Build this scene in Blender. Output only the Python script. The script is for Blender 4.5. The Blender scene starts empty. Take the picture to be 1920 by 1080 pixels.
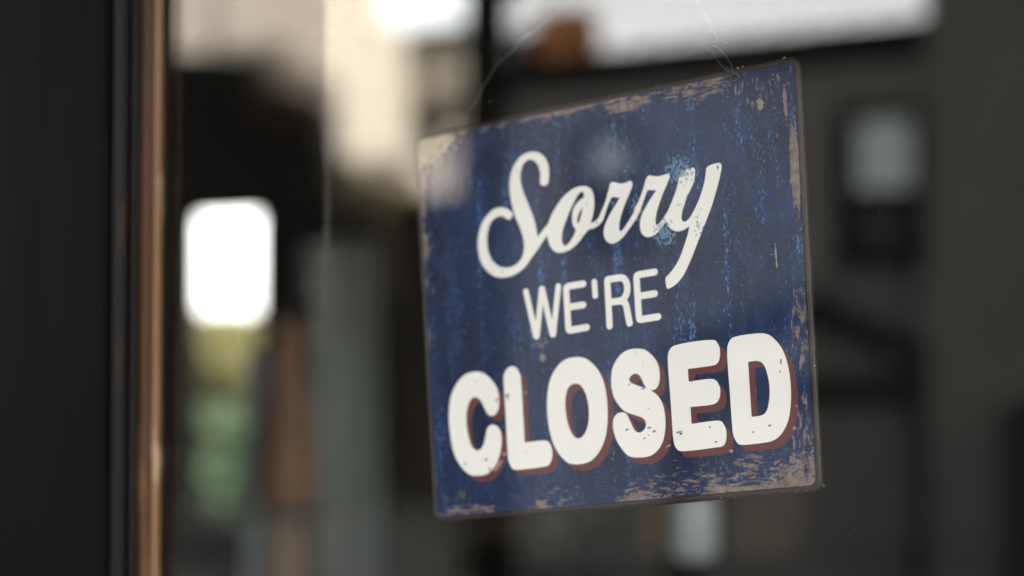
import bpy, bmesh, math, random
from mathutils import Vector, Matrix
random.seed(7)
R = math.radians
scene = bpy.context.scene
COL = scene.collection

# ------------------------------------------------------------------ camera
F_PX = 3200.0                     # focal length in photograph pixels (1920 wide)
SIGN_W = 0.28                     # printed width of the sign, metres
YAW, CAM_PITCH = R(32.062), R(1.8)
S_PITCH, S_ROT, S_ASP = R(8.778), R(2.830), 0.9414
S_X, S_Z, S_D = 0.2132 * SIGN_W, -0.0248 * SIGN_W, 3.9767 * SIGN_W

def basis(yaw, pitch):
    r = Vector((math.cos(yaw), math.sin(yaw), 0))
    f0 = Vector((-math.sin(yaw), math.cos(yaw), 0)); u0 = Vector((0, 0, 1))
    f = math.cos(pitch) * f0 + math.sin(pitch) * u0
    u = math.cos(pitch) * u0 - math.sin(pitch) * f0
    return r, u, f
CR, CU, CF = basis(YAW, CAM_PITCH)
sr, su, sf = basis(YAW, S_PITCH)          # the camera seen from the sign

def sign_to_cam(p):                        # sign frame (x right, y back, z up)
    return Vector((p.dot(sr) + S_X, p.dot(su) + S_Z, p.dot(sf) + S_D))
def cam_to_world_vec(c):
    return CR * c.x + CU * c.y + CF * c.z
# the sign hangs with its lower edge just behind the glass plane y = 0
ymin = min(cam_to_world_vec(sign_to_cam(Vector((a * SIGN_W / 2, 0, b * SIGN_W / 2)))).y for a in (-1, 1) for b in (-1, 1))
CAM = Vector((0, 0.014 - ymin, 1.5))
def sign_to_world(p):
    return CAM + cam_to_world_vec(sign_to_cam(p))

cam_data = bpy.data.cameras.new('camera'); cam = bpy.data.objects.new('camera', cam_data); COL.objects.link(cam)
cam.matrix_world = Matrix(((CR.x, CU.x, -CF.x, CAM.x), (CR.y, CU.y, -CF.y, CAM.y), (CR.z, CU.z, -CF.z, CAM.z), (0, 0, 0, 1)))
cam_data.sensor_width = 36; cam_data.lens = F_PX / 1920 * 36
cam_data.clip_start = 0.02; cam_data.clip_end = 3000
cam_data.dof.use_dof = True
cam_data.dof.focus_distance = 1.052
cam_data.dof.aperture_fstop = 2.1
scene.camera = cam

# ------------------------------------------------------------------ world, sun, exposure
SUN_EL, SUN_AZ = R(34), R(87)              # azimuth from +Y towards +X: the sun stands along the street
world = bpy.data.worlds.new('World'); scene.world = world; world.use_nodes = True
nt = world.node_tree; nt.nodes.clear()
sky = nt.nodes.new('ShaderNodeTexSky'); sky.sky_type = 'NISHITA'; sky.sun_disc = False
sky.sun_elevation = SUN_EL; sky.sun_rotation = SUN_AZ; sky.air_density = 1.0; sky.dust_density = 1.0
hs = nt.nodes.new('ShaderNodeHueSaturation'); hs.inputs['Saturation'].default_value = 0.08
bg = nt.nodes.new('ShaderNodeBackground'); bg.inputs['Strength'].default_value = 0.12
wo = nt.nodes.new('ShaderNodeOutputWorld')
nt.links.new(sky.outputs[0], hs.inputs['Color']); wt = nt.nodes.new('ShaderNodeMix'); wt.data_type = 'RGBA'; wt.blend_type = 'MULTIPLY'; wt.inputs[0].default_value = 1.0
wt.inputs[7].default_value = (1.02, 1.0, 0.98, 1)      # thin evening cloud
nt.links.new(hs.outputs[0], wt.inputs[6]); nt.links.new(wt.outputs[2], bg.inputs['Color']); nt.links.new(bg.outputs[0], wo.inputs['Surface'])
sun_d = bpy.data.lights.new('sun', 'SUN'); sun_d.energy = 3.0; sun_d.angle = R(0.53); sun_d.color = (1.0, 0.92, 0.82)
sun = bpy.data.objects.new('sun', sun_d); COL.objects.link(sun)
sdir = Vector((math.sin(SUN_AZ) * math.cos(SUN_EL), math.cos(SUN_AZ) * math.cos(SUN_EL), math.sin(SUN_EL)))
sun.rotation_euler = (-sdir).to_track_quat('-Z', 'Y').to_euler()
vs = scene.view_settings
vs.view_transform = 'Standard'; vs.look = 'None'; vs.exposure = 3.28; vs.gamma = 1; vs.use_curve_mapping = False
scene.render.engine = 'CYCLES'
scene.cycles.use_denoising = True
scene.cycles.max_bounces = 8; scene.cycles.transparent_max_bounces = 16
scene.cycles.caustics_reflective = False; scene.cycles.caustics_refractive = False

# ------------------------------------------------------------------ pixel helpers (photograph pixels, 1920 x 1080)
def ray(px, py):
    return (CR * ((px - 960) / F_PX) + CU * ((540 - py) / F_PX) + CF)
def P(px, py, Y):                          # a point behind the glass on the plane y = Y
    d = ray(px, py); return CAM + d * ((Y - CAM.y) / d.y)
def M(px, py, Y):                          # a point of the street whose mirror image is P(px, py, Y)
    p = P(px, py, Y); return Vector((p.x, -p.y, p.z))
def S2(px, py):                            # pixel -> coordinates on the sign plane
    o = sign_to_world(Vector((0, 0, 0))); ex = sign_to_world(Vector((1, 0, 0))) - o; ez = sign_to_world(Vector((0, 0, 1))) - o
    ny = sign_to_world(Vector((0, 1, 0))) - o
    ca, sa = math.cos(S_ROT), math.sin(S_ROT)
    d = ray(px, py); t = (o - CAM).dot(ny) / d.dot(ny); q = CAM + d * t - o
    a, b = q.dot(ex), q.dot(ez)
    return (a * ca + b * sa, -a * sa + b * ca)

# ------------------------------------------------------------------ node helper
class G:
    def __init__(s, name):
        s.m = bpy.data.materials.new(name); s.m.use_nodes = True; s.t = s.m.node_tree; s.t.nodes.clear()
        s.out = s.t.nodes.new('ShaderNodeOutputMaterial'); s._c = None
    def n(s, typ, ins=None, **kw):
        nd = s.t.nodes.new(typ)
        for k, v in kw.items(): setattr(nd, k, v)
        for k, v in (ins or {}).items(): s.set(nd.inputs[k], v)
        return nd
    def set(s, sock, v):
        if hasattr(v, 'is_output') or isinstance(v, bpy.types.NodeSocket): s.t.links.new(v, sock)
        elif isinstance(v, (tuple, list)) and len(v) == 3 and sock.type == 'RGBA': sock.default_value = (*v, 1)
        else: sock.default_value = v
    def op(s, o, a, b=0.0, c=0.0, clamp=False):
        nd = s.n('ShaderNodeMath', operation=o, use_clamp=clamp)
        s.set(nd.inputs[0], a); s.set(nd.inputs[1], b); s.set(nd.inputs[2], c); return nd.outputs[0]
    def add(s, a, b): return s.op('ADD', a, b)
    def sub(s, a, b): return s.op('SUBTRACT', a, b)
    def mul(s, a, b): return s.op('MULTIPLY', a, b)
    def mx(s, a, b): return s.op('MAXIMUM', a, b)
    def mn(s, a, b): return s.op('MINIMUM', a, b)
    def step(s, v, lo, hi):                # smooth 0..1 between lo and hi
        nd = s.n('ShaderNodeMapRange', {'Value': v, 'From Min': lo, 'From Max': hi}, interpolation_type='SMOOTHSTEP'); return nd.outputs[0]
    def coord(s):
        if s._c is None: s._c = s.n('ShaderNodeTexCoord').outputs['Object']
        return s._c
    def map(s, sc, loc=(0, 0, 0), rot=(0, 0, 0)):
        return s.n('ShaderNodeMapping', {'Vector': s.coord(), 'Scale': sc, 'Location': loc, 'Rotation': rot}).outputs[0]
    def noise(s, sc, loc=(0, 0, 0), detail=3.0, rough=0.55, dist=0.0, rot=(0, 0, 0)):
        return s.n('ShaderNodeTexNoise', {'Vector': s.map(sc, loc, rot), 'Scale': 1.0, 'Detail': detail, 'Roughness': rough, 'Distortion': dist}).outputs['Fac']
    def mix(s, f, a, b):
        nd = s.n('ShaderNodeMix', data_type='RGBA'); s.set(nd.inputs[0], f); s.set(nd.inputs[6], a); s.set(nd.inputs[7], b); return nd.outputs[2]
    def xyz(s):
        nd = s.n('ShaderNodeSeparateXYZ', {'Vector': s.coord()}); return nd.outputs[0], nd.outputs[1], nd.outputs[2]
    def blob(s, x, y, cx, cy, rx, ry):     # 1 in the middle of an ellipse, 0 at its rim
        a = s.op('POWER', s.mul(s.sub(x, cx), 1 / rx), 2.0); b = s.op('POWER', s.mul(s.sub(y, cy), 1 / ry), 2.0)
        return s.op('SUBTRACT', 1.0, s.op('SQRT', s.add(a, b)), clamp=True)
    def bsdf(s, col, rough=0.5, spec=0.5, metal=0.0, bump=None, bstr=0.2, bdist=0.001, **kw):
        b = s.n('ShaderNodeBsdfPrincipled', {'Base Color': col, 'Roughness': rough, 'Specular IOR Level': spec, 'Metallic': metal})
        for k, v in kw.items(): s.set(b.inputs[k.replace('_', ' ')], v)
        if bump is not None:
            bp = s.n('ShaderNodeBump', {'Height': bump, 'Strength': bstr, 'Distance': bdist}); s.t.links.new(bp.outputs[0], b.inputs['Normal'])
        s.t.links.new(b.outputs[0], s.out.inputs['Surface']); return s.m

def plain(name, col, rough=0.6, spec=0.4, var=0.25, sc=8.0, metal=0.0):
    g = G(name); n = g.noise((sc, sc, sc), detail=4)
    c = g.mix(n, tuple(k * (1 - var) for k in col), tuple(min(1, k * (1 + var)) for k in col))
    return g.bsdf(c, rough, spec, metal, bump=n, bstr=0.15, bdist=0.003)

# ------------------------------------------------------------------ object helpers
def link(name, me, mat=None, parent=None, smooth=False):
    o = bpy.data.objects.new(name, me); COL.objects.link(o)
    if mat: me.materials.append(mat)
    if parent: o.parent = parent
    if smooth:
        for p in me.polygons: p.use_smooth = True
    return o
def mesh(name, verts, faces, mat=None, parent=None, smooth=False):
    me = bpy.data.meshes.new(name); me.from_pydata([tuple(v) for v in verts], [], faces); me.update()
    bm = bmesh.new(); bm.from_mesh(me); bmesh.ops.recalc_face_normals(bm, faces=bm.faces); bm.to_mesh(me); bm.free()
    return link(name, me, mat, parent, smooth)
def empty(name, loc=(0, 0, 0)):
    o = bpy.data.objects.new(name, None); COL.objects.link(o); o.location = loc; o.empty_display_size = 0.05; return o
def tag(o, label=None, cat=None, group=None, kind=None):
    if label: o['label'] = label
    if cat: o['category'] = cat
    if group: o['group'] = group
    if kind: o['kind'] = kind
    return o
def adopt(o, parent):                      # parent a world-built mesh under an empty that has a location
    o.parent = parent; o.location = Vector(o.location) - Vector(parent.location); return o
def box(name, lo, hi, mat=None, parent=None, bevel=0.0):
    x0, y0, z0 = lo; x1, y1, z1 = hi
    v = [(x0, y0, z0), (x1, y0, z0), (x1, y1, z0), (x0, y1, z0), (x0, y0, z1), (x1, y0, z1), (x1, y1, z1), (x0, y1, z1)]
    f = [(0, 3, 2, 1), (4, 5, 6, 7), (0, 1, 5, 4), (1, 2, 6, 5), (2, 3, 7, 6), (3, 0, 4, 7)]
    o = mesh(name, v, f, mat)
    if bevel:
        bm = bmesh.new(); bm.from_mesh(o.data); bmesh.ops.bevel(bm, geom=bm.edges[:], offset=bevel, segments=2, affect='EDGES'); bm.to_mesh(o.data); bm.free()
    if parent: adopt(o, parent)
    return o
def prism(name, pts, offset, mat=None, parent=None):     # closed polygon pts (3-D) pushed along a vector
    n = len(pts); off = Vector(offset)
    v = [Vector(p) for p in pts] + [Vector(p) + off for p in pts]
    f = [tuple(range(n)), tuple(range(2 * n - 1, n - 1, -1))] + [(i, (i + 1) % n, n + (i + 1) % n, n + i) for i in range(n)]
    o = mesh(name, v, f, mat)
    if parent: adopt(o, parent)
    return o
def tube_data(pts, rad, seg=6):
    vs_, fs = [], []
    n = len(pts)
    for i, p in enumerate(pts):
        a = Vector(pts[max(i - 1, 0)]); b = Vector(pts[min(i + 1, n - 1)]); t = (b - a).normalized()
        u = t.orthogonal().normalized(); w = t.cross(u)
        if i and abs(u.dot(pu)) < .99: u = (pu - t * pu.dot(t)).normalized(); w = t.cross(u)
        pu = u; r = rad[i] if isinstance(rad, (list, tuple)) else rad
        for k in range(seg):
            an = 2 * math.pi * k / seg; vs_.append(Vector(p) + u * math.cos(an) * r + w * math.sin(an) * r)
    for i in range(n - 1):
        for k in range(seg):
            k2 = (k + 1) % seg; fs.append((i * seg + k, i * seg + k2, (i + 1) * seg + k2, (i + 1) * seg + k))
    fs.append(tuple(range(seg - 1, -1, -1))); fs.append(tuple((n - 1) * seg + k for k in range(seg)))
    return vs_, fs
def tube(name, pts, rad, mat, parent=None, seg=6):
    v, f = tube_data(pts, rad, seg); o = mesh(name, v, f, mat, smooth=True)
    if parent: adopt(o, parent)
    return o
def lathe(name, prof, loc, mat, parent=None, seg=32):
    v, f = [], []
    for r, z in prof:
        for k in range(seg):
            a = 2 * math.pi * k / seg; v.append((loc[0] + r * math.cos(a), loc[1] + r * math.sin(a), loc[2] + z))
    n = len(prof)
    for i in range(n - 1):
        for k in range(seg):
            k2 = (k + 1) % seg; f.append((i * seg + k, i * seg + k2, (i + 1) * seg + k2, (i + 1) * seg + k))
    f.append(tuple(range(seg))); f.append(tuple((n - 1) * seg + k for k in range(seg)))
    o = mesh(name, v, f, mat, smooth=True)
    if parent: adopt(o, parent)
    return o
def leaves(name, centre, rad, count, size, mat, parent=None):
    v, f = [], []
    c = Vector(centre)
    for i in range(count):
        d = Vector((random.gauss(0, 1), random.gauss(0, 1), random.gauss(0, 1))).normalized() * (random.random() ** 0.4)
        p = c + Vector((d.x * rad[0], d.y * rad[1], d.z * rad[2]))
        a = Vector((random.gauss(0, 1), random.gauss(0, 1), random.gauss(0, 1))).normalized(); b = a.orthogonal().normalized()
        s = size * random.uniform(.6, 1.4); k = len(v)
        v += [p - a * s, p - b * s * .45, p + a * s, p + b * s * .45]; f.append((k, k + 1, k + 2, k + 3))
    me = bpy.data.meshes.new(name); me.from_pydata([tuple(q) for q in v], [], f); me.update()
    o = link(name, me, mat)
    if parent: adopt(o, parent)
    return o

# ------------------------------------------------------------------ materials of the place
def glass_mat(name, f0, tint):
    g = G(name)                            # layered glazing: clear pass-through plus mirror reflection growing at grazing angles
    geo = g.n('ShaderNodeNewGeometry')
    dot = g.n('ShaderNodeVectorMath', operation='DOT_PRODUCT'); g.set(dot.inputs[0], geo.outputs['Normal']); g.set(dot.inputs[1], geo.outputs['Incoming'])
    c = g.op('ABSOLUTE', dot.outputs['Value'])
    fr = g.add(f0, g.mul(1 - f0, g.op('POWER', g.sub(1.0, c), 5.0)))
    tr = g.n('ShaderNodeBsdfTransparent', {'Color': tint}); gl = g.n('ShaderNodeBsdfGlossy', {'Color': (1, 1, 1), 'Roughness': 0.0})
    mxs = g.n('ShaderNodeMixShader', {0: fr, 1: tr.outputs[0], 2: gl.outputs[0]})
    g.t.links.new(mxs.outputs[0], g.out.inputs['Surface']); return g.m
m_glass = glass_mat('glazing', 0.070, (0.97, 0.98, 0.97))
m_glass2 = glass_mat('inner_glazing', 0.085, (0.97, 0.98, 0.97))
def paint_black():
    g = G('black_door_paint'); n = g.noise((60, 60, 4), detail=5); n2 = g.noise((9, 9, 3), detail=3)
    c = g.mix(n2, (0.0016, 0.0014, 0.0011), (0.0032, 0.0029, 0.0023)); c = g.mix(g.mul(g.step(g.noise((140, 140, 12), (4, 4, 1), 5, .7), .60, .72), .5), c, (0.0085, 0.0075, 0.006))
    return g.bsdf(c, g.add(0.5, g.mul(n, 0.2)), 0.03, bump=n, bstr=0.25, bdist=0.0006)
m_black = paint_black()
def paint_mould():
    g = G('worn_grey_paint'); n = g.noise((120, 120, 9), detail=5); w = g.step(g.noise((260, 260, 14), (3, 1, 2), 4), 0.62, 0.7)
    c = g.mix(w, g.mix(n, (0.0045, 0.0044, 0.0044), (0.0105, 0.0102, 0.0100)), (0.040, 0.022, 0.014))
    return g.bsdf(c, 0.5, 0.10, bump=n, bstr=0.3, bdist=0.0006)
m_mould = paint_mould()
def wood():
    g = G('bare_wood'); n = g.noise((240, 240, 7), detail=5, dist=0.4); n2 = g.noise((40, 40, 10), (2, 2, 2), 4)
    c = g.mix(n, (0.026, 0.0105, 0.004), (0.075, 0.034, 0.0135)); c = g.mix(g.step(n2, .55, .75), c, (0.11, 0.055, 0.022))
    return g.bsdf(c, 0.5, 0.2, bump=n, bstr=0.5, bdist=0.0008)
m_wood = wood()
def wood_lit():
    g = G('lit_edge_wood'); n = g.noise((240, 240, 9), detail=5, dist=0.4); n2 = g.noise((60, 60, 16), (2, 2, 2), 4)
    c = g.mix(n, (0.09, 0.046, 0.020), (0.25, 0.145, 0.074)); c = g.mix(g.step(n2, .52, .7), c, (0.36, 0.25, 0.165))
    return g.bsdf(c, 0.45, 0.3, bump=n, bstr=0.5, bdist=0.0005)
m_wood_lit = wood_lit()
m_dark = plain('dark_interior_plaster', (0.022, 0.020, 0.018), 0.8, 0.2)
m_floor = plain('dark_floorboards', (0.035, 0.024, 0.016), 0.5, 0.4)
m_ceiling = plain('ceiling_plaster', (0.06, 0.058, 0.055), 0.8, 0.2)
m_asphalt = plain('asphalt', (0.028, 0.028, 0.027), 0.85, 0.2, sc=3)
m_paving = plain('paving', (0.13, 0.125, 0.12), 0.8, 0.2, sc=2)
m_lawn = plain('lawn', (0.030, 0.048, 0.020), 0.9, 0.1, sc=2)
m_house = plain('dark_render', (0.185, 0.180, 0.168), 0.85, 0.2, sc=1.5)
m_house2 = plain('grey_render', (0.080, 0.077, 0.072), 0.85, 0.2, sc=1.5)
m_house_trim = plain('black_timber', (0.010, 0.009, 0.0075), 0.7, 0.15, sc=4)
m_blind = plain('pale_window_blind', (0.78, 0.86, 0.84), 0.7, 0.3, var=.06)
m_brick = plain('orange_brick', (0.58, 0.25, 0.10), 0.85, 0.2, sc=5)
m_cream = plain('cream_stone', (0.33, 0.295, 0.25), 0.85, 0.2, var=.12, sc=0.7)
m_brown_tone = plain('brown_tone', (0.15, 0.115, 0.075), .85, .2, sc=.8)
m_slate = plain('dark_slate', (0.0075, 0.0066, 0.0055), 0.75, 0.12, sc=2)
m_bark = plain('bark', (0.008, 0.0065, 0.005), 0.9, 0.2, sc=9)

# ------------------------------------------------------------------ structure: street, shop room, garden
tag(mesh('street', [(-300, -300, -.12), (300, -300, -.12), (300, -2.2, -.12), (-300, -2.2, -.12)], [(0, 1, 2, 3)], m_asphalt), kind='structure')
tag(box('pavement', (-60, -2.2, -.15), (60, -0.001, 0.0), m_paving), kind='structure')
DX0, DX1 = P(0, 540, -0.05).x - 0.06, 0.12            # the door leaf from its left edge to its right edge
RX0, RX1, RY1 = -8.0, 3.2, 5.6
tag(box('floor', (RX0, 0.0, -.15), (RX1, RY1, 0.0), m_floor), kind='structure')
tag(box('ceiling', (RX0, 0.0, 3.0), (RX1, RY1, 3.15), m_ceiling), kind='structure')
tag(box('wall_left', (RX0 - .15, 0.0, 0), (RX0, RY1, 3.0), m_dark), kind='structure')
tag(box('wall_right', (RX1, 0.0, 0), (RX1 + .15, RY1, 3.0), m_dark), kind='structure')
dl, dr = P(374, 500, RY1 + .08).x, P(484, 500, RY1).x        # the rear door's opening
dtop = P(430, 402, RY1).z; dbot = P(420, 985, RY1).z
wb = [box('wall_back', (RX0, RY1, 0), (dl, RY1 + .08, 3.0), m_dark), box('wall_back', (dr, RY1, 0), (RX1, RY1 + .08, 3.0), m_dark),
      box('wall_back', (dl, RY1, dtop), (dr, RY1 + .08, 3.0), m_dark)]
for o in wb: tag(o, kind='structure')
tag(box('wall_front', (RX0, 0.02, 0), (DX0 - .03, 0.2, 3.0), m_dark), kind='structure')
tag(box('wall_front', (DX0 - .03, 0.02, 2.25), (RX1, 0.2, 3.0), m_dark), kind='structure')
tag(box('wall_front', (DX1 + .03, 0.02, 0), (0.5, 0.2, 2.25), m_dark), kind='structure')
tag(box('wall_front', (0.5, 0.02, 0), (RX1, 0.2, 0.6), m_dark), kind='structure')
tag(mesh('garden_lawn', [(-200, RY1 + .08, -.05), (60, RY1 + .08, -.05), (60, 260, -.05), (-200, 260, -.05)], [(0, 1, 2, 3)], m_lawn), kind='structure')

# ------------------------------------------------------------------ the sign
s_o = sign_to_world(Vector((0, 0, 0)))
s_x = sign_to_world(Vector((math.cos(S_ROT), 0, math.sin(S_ROT)))) - s_o
s_y = sign_to_world(Vector((-math.sin(S_ROT), 0, math.cos(S_ROT)))) - s_o
s_n = s_x.cross(s_y)
SIGN = bpy.data.objects.new('hanging_sign', None); COL.objects.link(SIGN); SIGN.empty_display_size = .05
SIGN.matrix_world = Matrix(((s_x.x, s_y.x, s_n.x, s_o.x), (s_x.y, s_y.y, s_n.y, s_o.y), (s_x.z, s_y.z, s_n.z, s_o.z), (0, 0, 0, 1)))
tag(SIGN, 'square distressed navy blue sign reading Sorry WE\'RE CLOSED, hanging tilted behind the glass', 'sign')

def spline(pts, sub=6):
    """closed outline: centripetal Catmull-Rom through pts, broken at points flagged 'c' (corners)"""
    q = [(Vector((p[0], p[1])), len(p) > 2) for p in pts]; n = len(q); out = []
    def kn(t, a, b): return t + max((b - a).length, 1e-6) ** 0.5
    for i in range(n):
        p1, c1 = q[i]; p2, c2 = q[(i + 1) % n]
        p0 = q[i - 1][0] if not c1 else p1 + (p1 - p2)
        p3 = q[(i + 2) % n][0] if not c2 else p2 + (p2 - p1)
        if c1 and c2: out.append(p1); continue
        t0 = 0; t1 = kn(t0, p0, p1); t2 = kn(t1, p1, p2); t3 = kn(t2, p2, p3)
        for k in range(sub):
            t = t1 + (t2 - t1) * k / sub
            a1 = p0 * ((t1 - t) / (t1 - t0)) + p1 * ((t - t0) / (t1 - t0))
            a2 = p1 * ((t2 - t) / (t2 - t1)) + p2 * ((t - t1) / (t2 - t1))
            a3 = p2 * ((t3 - t) / (t3 - t2)) + p3 * ((t - t2) / (t3 - t2))
            b1 = a1 * ((t2 - t) / (t2 - t0)) + a2 * ((t - t0) / (t2 - t0))
            b2 = a2 * ((t3 - t) / (t3 - t1)) + a3 * ((t - t1) / (t3 - t1))
            out.append(b1 * ((t2 - t) / (t2 - t1)) + b2 * ((t - t1) / (t2 - t1)))
    return out
def filled(name, loops, z0, z1, mat, parent=None, off=(0, 0)):
    """flat shape from 2-D loops on the sign (holes are inner loops), from z0 to z1"""
    cu = bpy.data.curves.new(name, 'CURVE'); cu.dimensions = '2D'; cu.fill_mode = 'BOTH'; cu.extrude = (z1 - z0) / 2
    for lp in loops:
        sp = cu.splines.new('POLY'); sp.points.add(len(lp) - 1); sp.use_cyclic_u = True
        for k, p in enumerate(lp): sp.points[k].co = (p[0] + off[0], p[1] + off[1], 0, 1)
    tmp = bpy.data.objects.new('tmp', cu); COL.objects.link(tmp)
    bpy.context.view_layer.update()
    me = bpy.data.meshes.new_from_object(tmp.evaluated_get(bpy.context.evaluated_depsgraph_get()))
    bpy.data.objects.remove(tmp); bpy.data.curves.remove(cu)
    me.name = name
    for v in me.vertices: v.co.z += (z0 + z1) / 2
    me.materials.clear()
    return link(name, me, mat, parent)
def Z(sc, ox, oy, pts):                    # traced points -> sign plane
    return [(*S2(ox + p[0] / sc, oy + p[1] / sc), *p[2:]) for p in pts]
def circle(c, r, n=20): return [(c[0] + r * math.cos(2 * math.pi * k / n), c[1] + r * math.sin(2 * math.pi * k / n)) for k in range(n)]

quad = [Vector(S2(*p)) for p in ((783, 263), (1488, 116), (1529, 909), (820, 970))]   # TL TR BR BL
def rounded(q, off, rad, seg=6):
    n = len(q); c = sum(q, Vector((0, 0))) / n; out = []
    L = []
    for i in range(n):                     # edges moved outwards by off
        a, b = q[i], q[(i + 1) % n]; d = (b - a).normalized(); nm = Vector((d.y, -d.x))
        if nm.dot(a - c) < 0: nm = -nm
        L.append((a + nm * off, d))
    P2 = []
    for i in range(n):
        (a, d), (b, e) = L[i - 1], L[i]; den = d.x * e.y - d.y * e.x; t = ((b - a).x * e.y - (b - a).y * e.x) / den
        P2.append(a + d * t)
    for i in range(n):
        p = P2[i]; d1 = (P2[i - 1] - p).normalized(); d2 = (P2[(i + 1) % n] - p).normalized()
        h = d1.angle(d2) / 2; ctr = p + (d1 + d2).normalized() * (rad / math.sin(h)); t = rad / math.tan(h)
        a0 = p + d1 * t - ctr; a1 = p + d2 * t - ctr; w0 = math.atan2(a0.y, a0.x); dw = (math.atan2(a1.y, a1.x) - w0 + math.pi) % (2 * math.pi) - math.pi
        for k in range(seg + 1): out.append(ctr + Vector((math.cos(w0 + dw * k / seg), math.sin(w0 + dw * k / seg))) * rad)
    return out
QW = max(v.x for v in quad); QH = max(v.y for v in quad)
HOLE_R, HOLE_L = S2(1377, 144), S2(882, 254)

def sign_field(g):
    """weathering fields in sign coordinates (metres)"""
    x, y, z = g.xyz()
    R_, L_ = (quad[1].x + quad[2].x) / 2, (quad[0].x + quad[3].x) / 2
    slope = (quad[1].x - quad[2].x) / (quad[1].y - quad[2].y)
    xs = g.sub(x, g.mul(y, slope))          # undo the slight lean of the sides
    T_, B_ = (quad[0].y + quad[1].y) / 2, (quad[2].y + quad[3].y) / 2
    return x, y, g.sub(R_, xs), g.sub(xs, L_), g.sub(T_, y), g.sub(y, B_)

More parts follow.
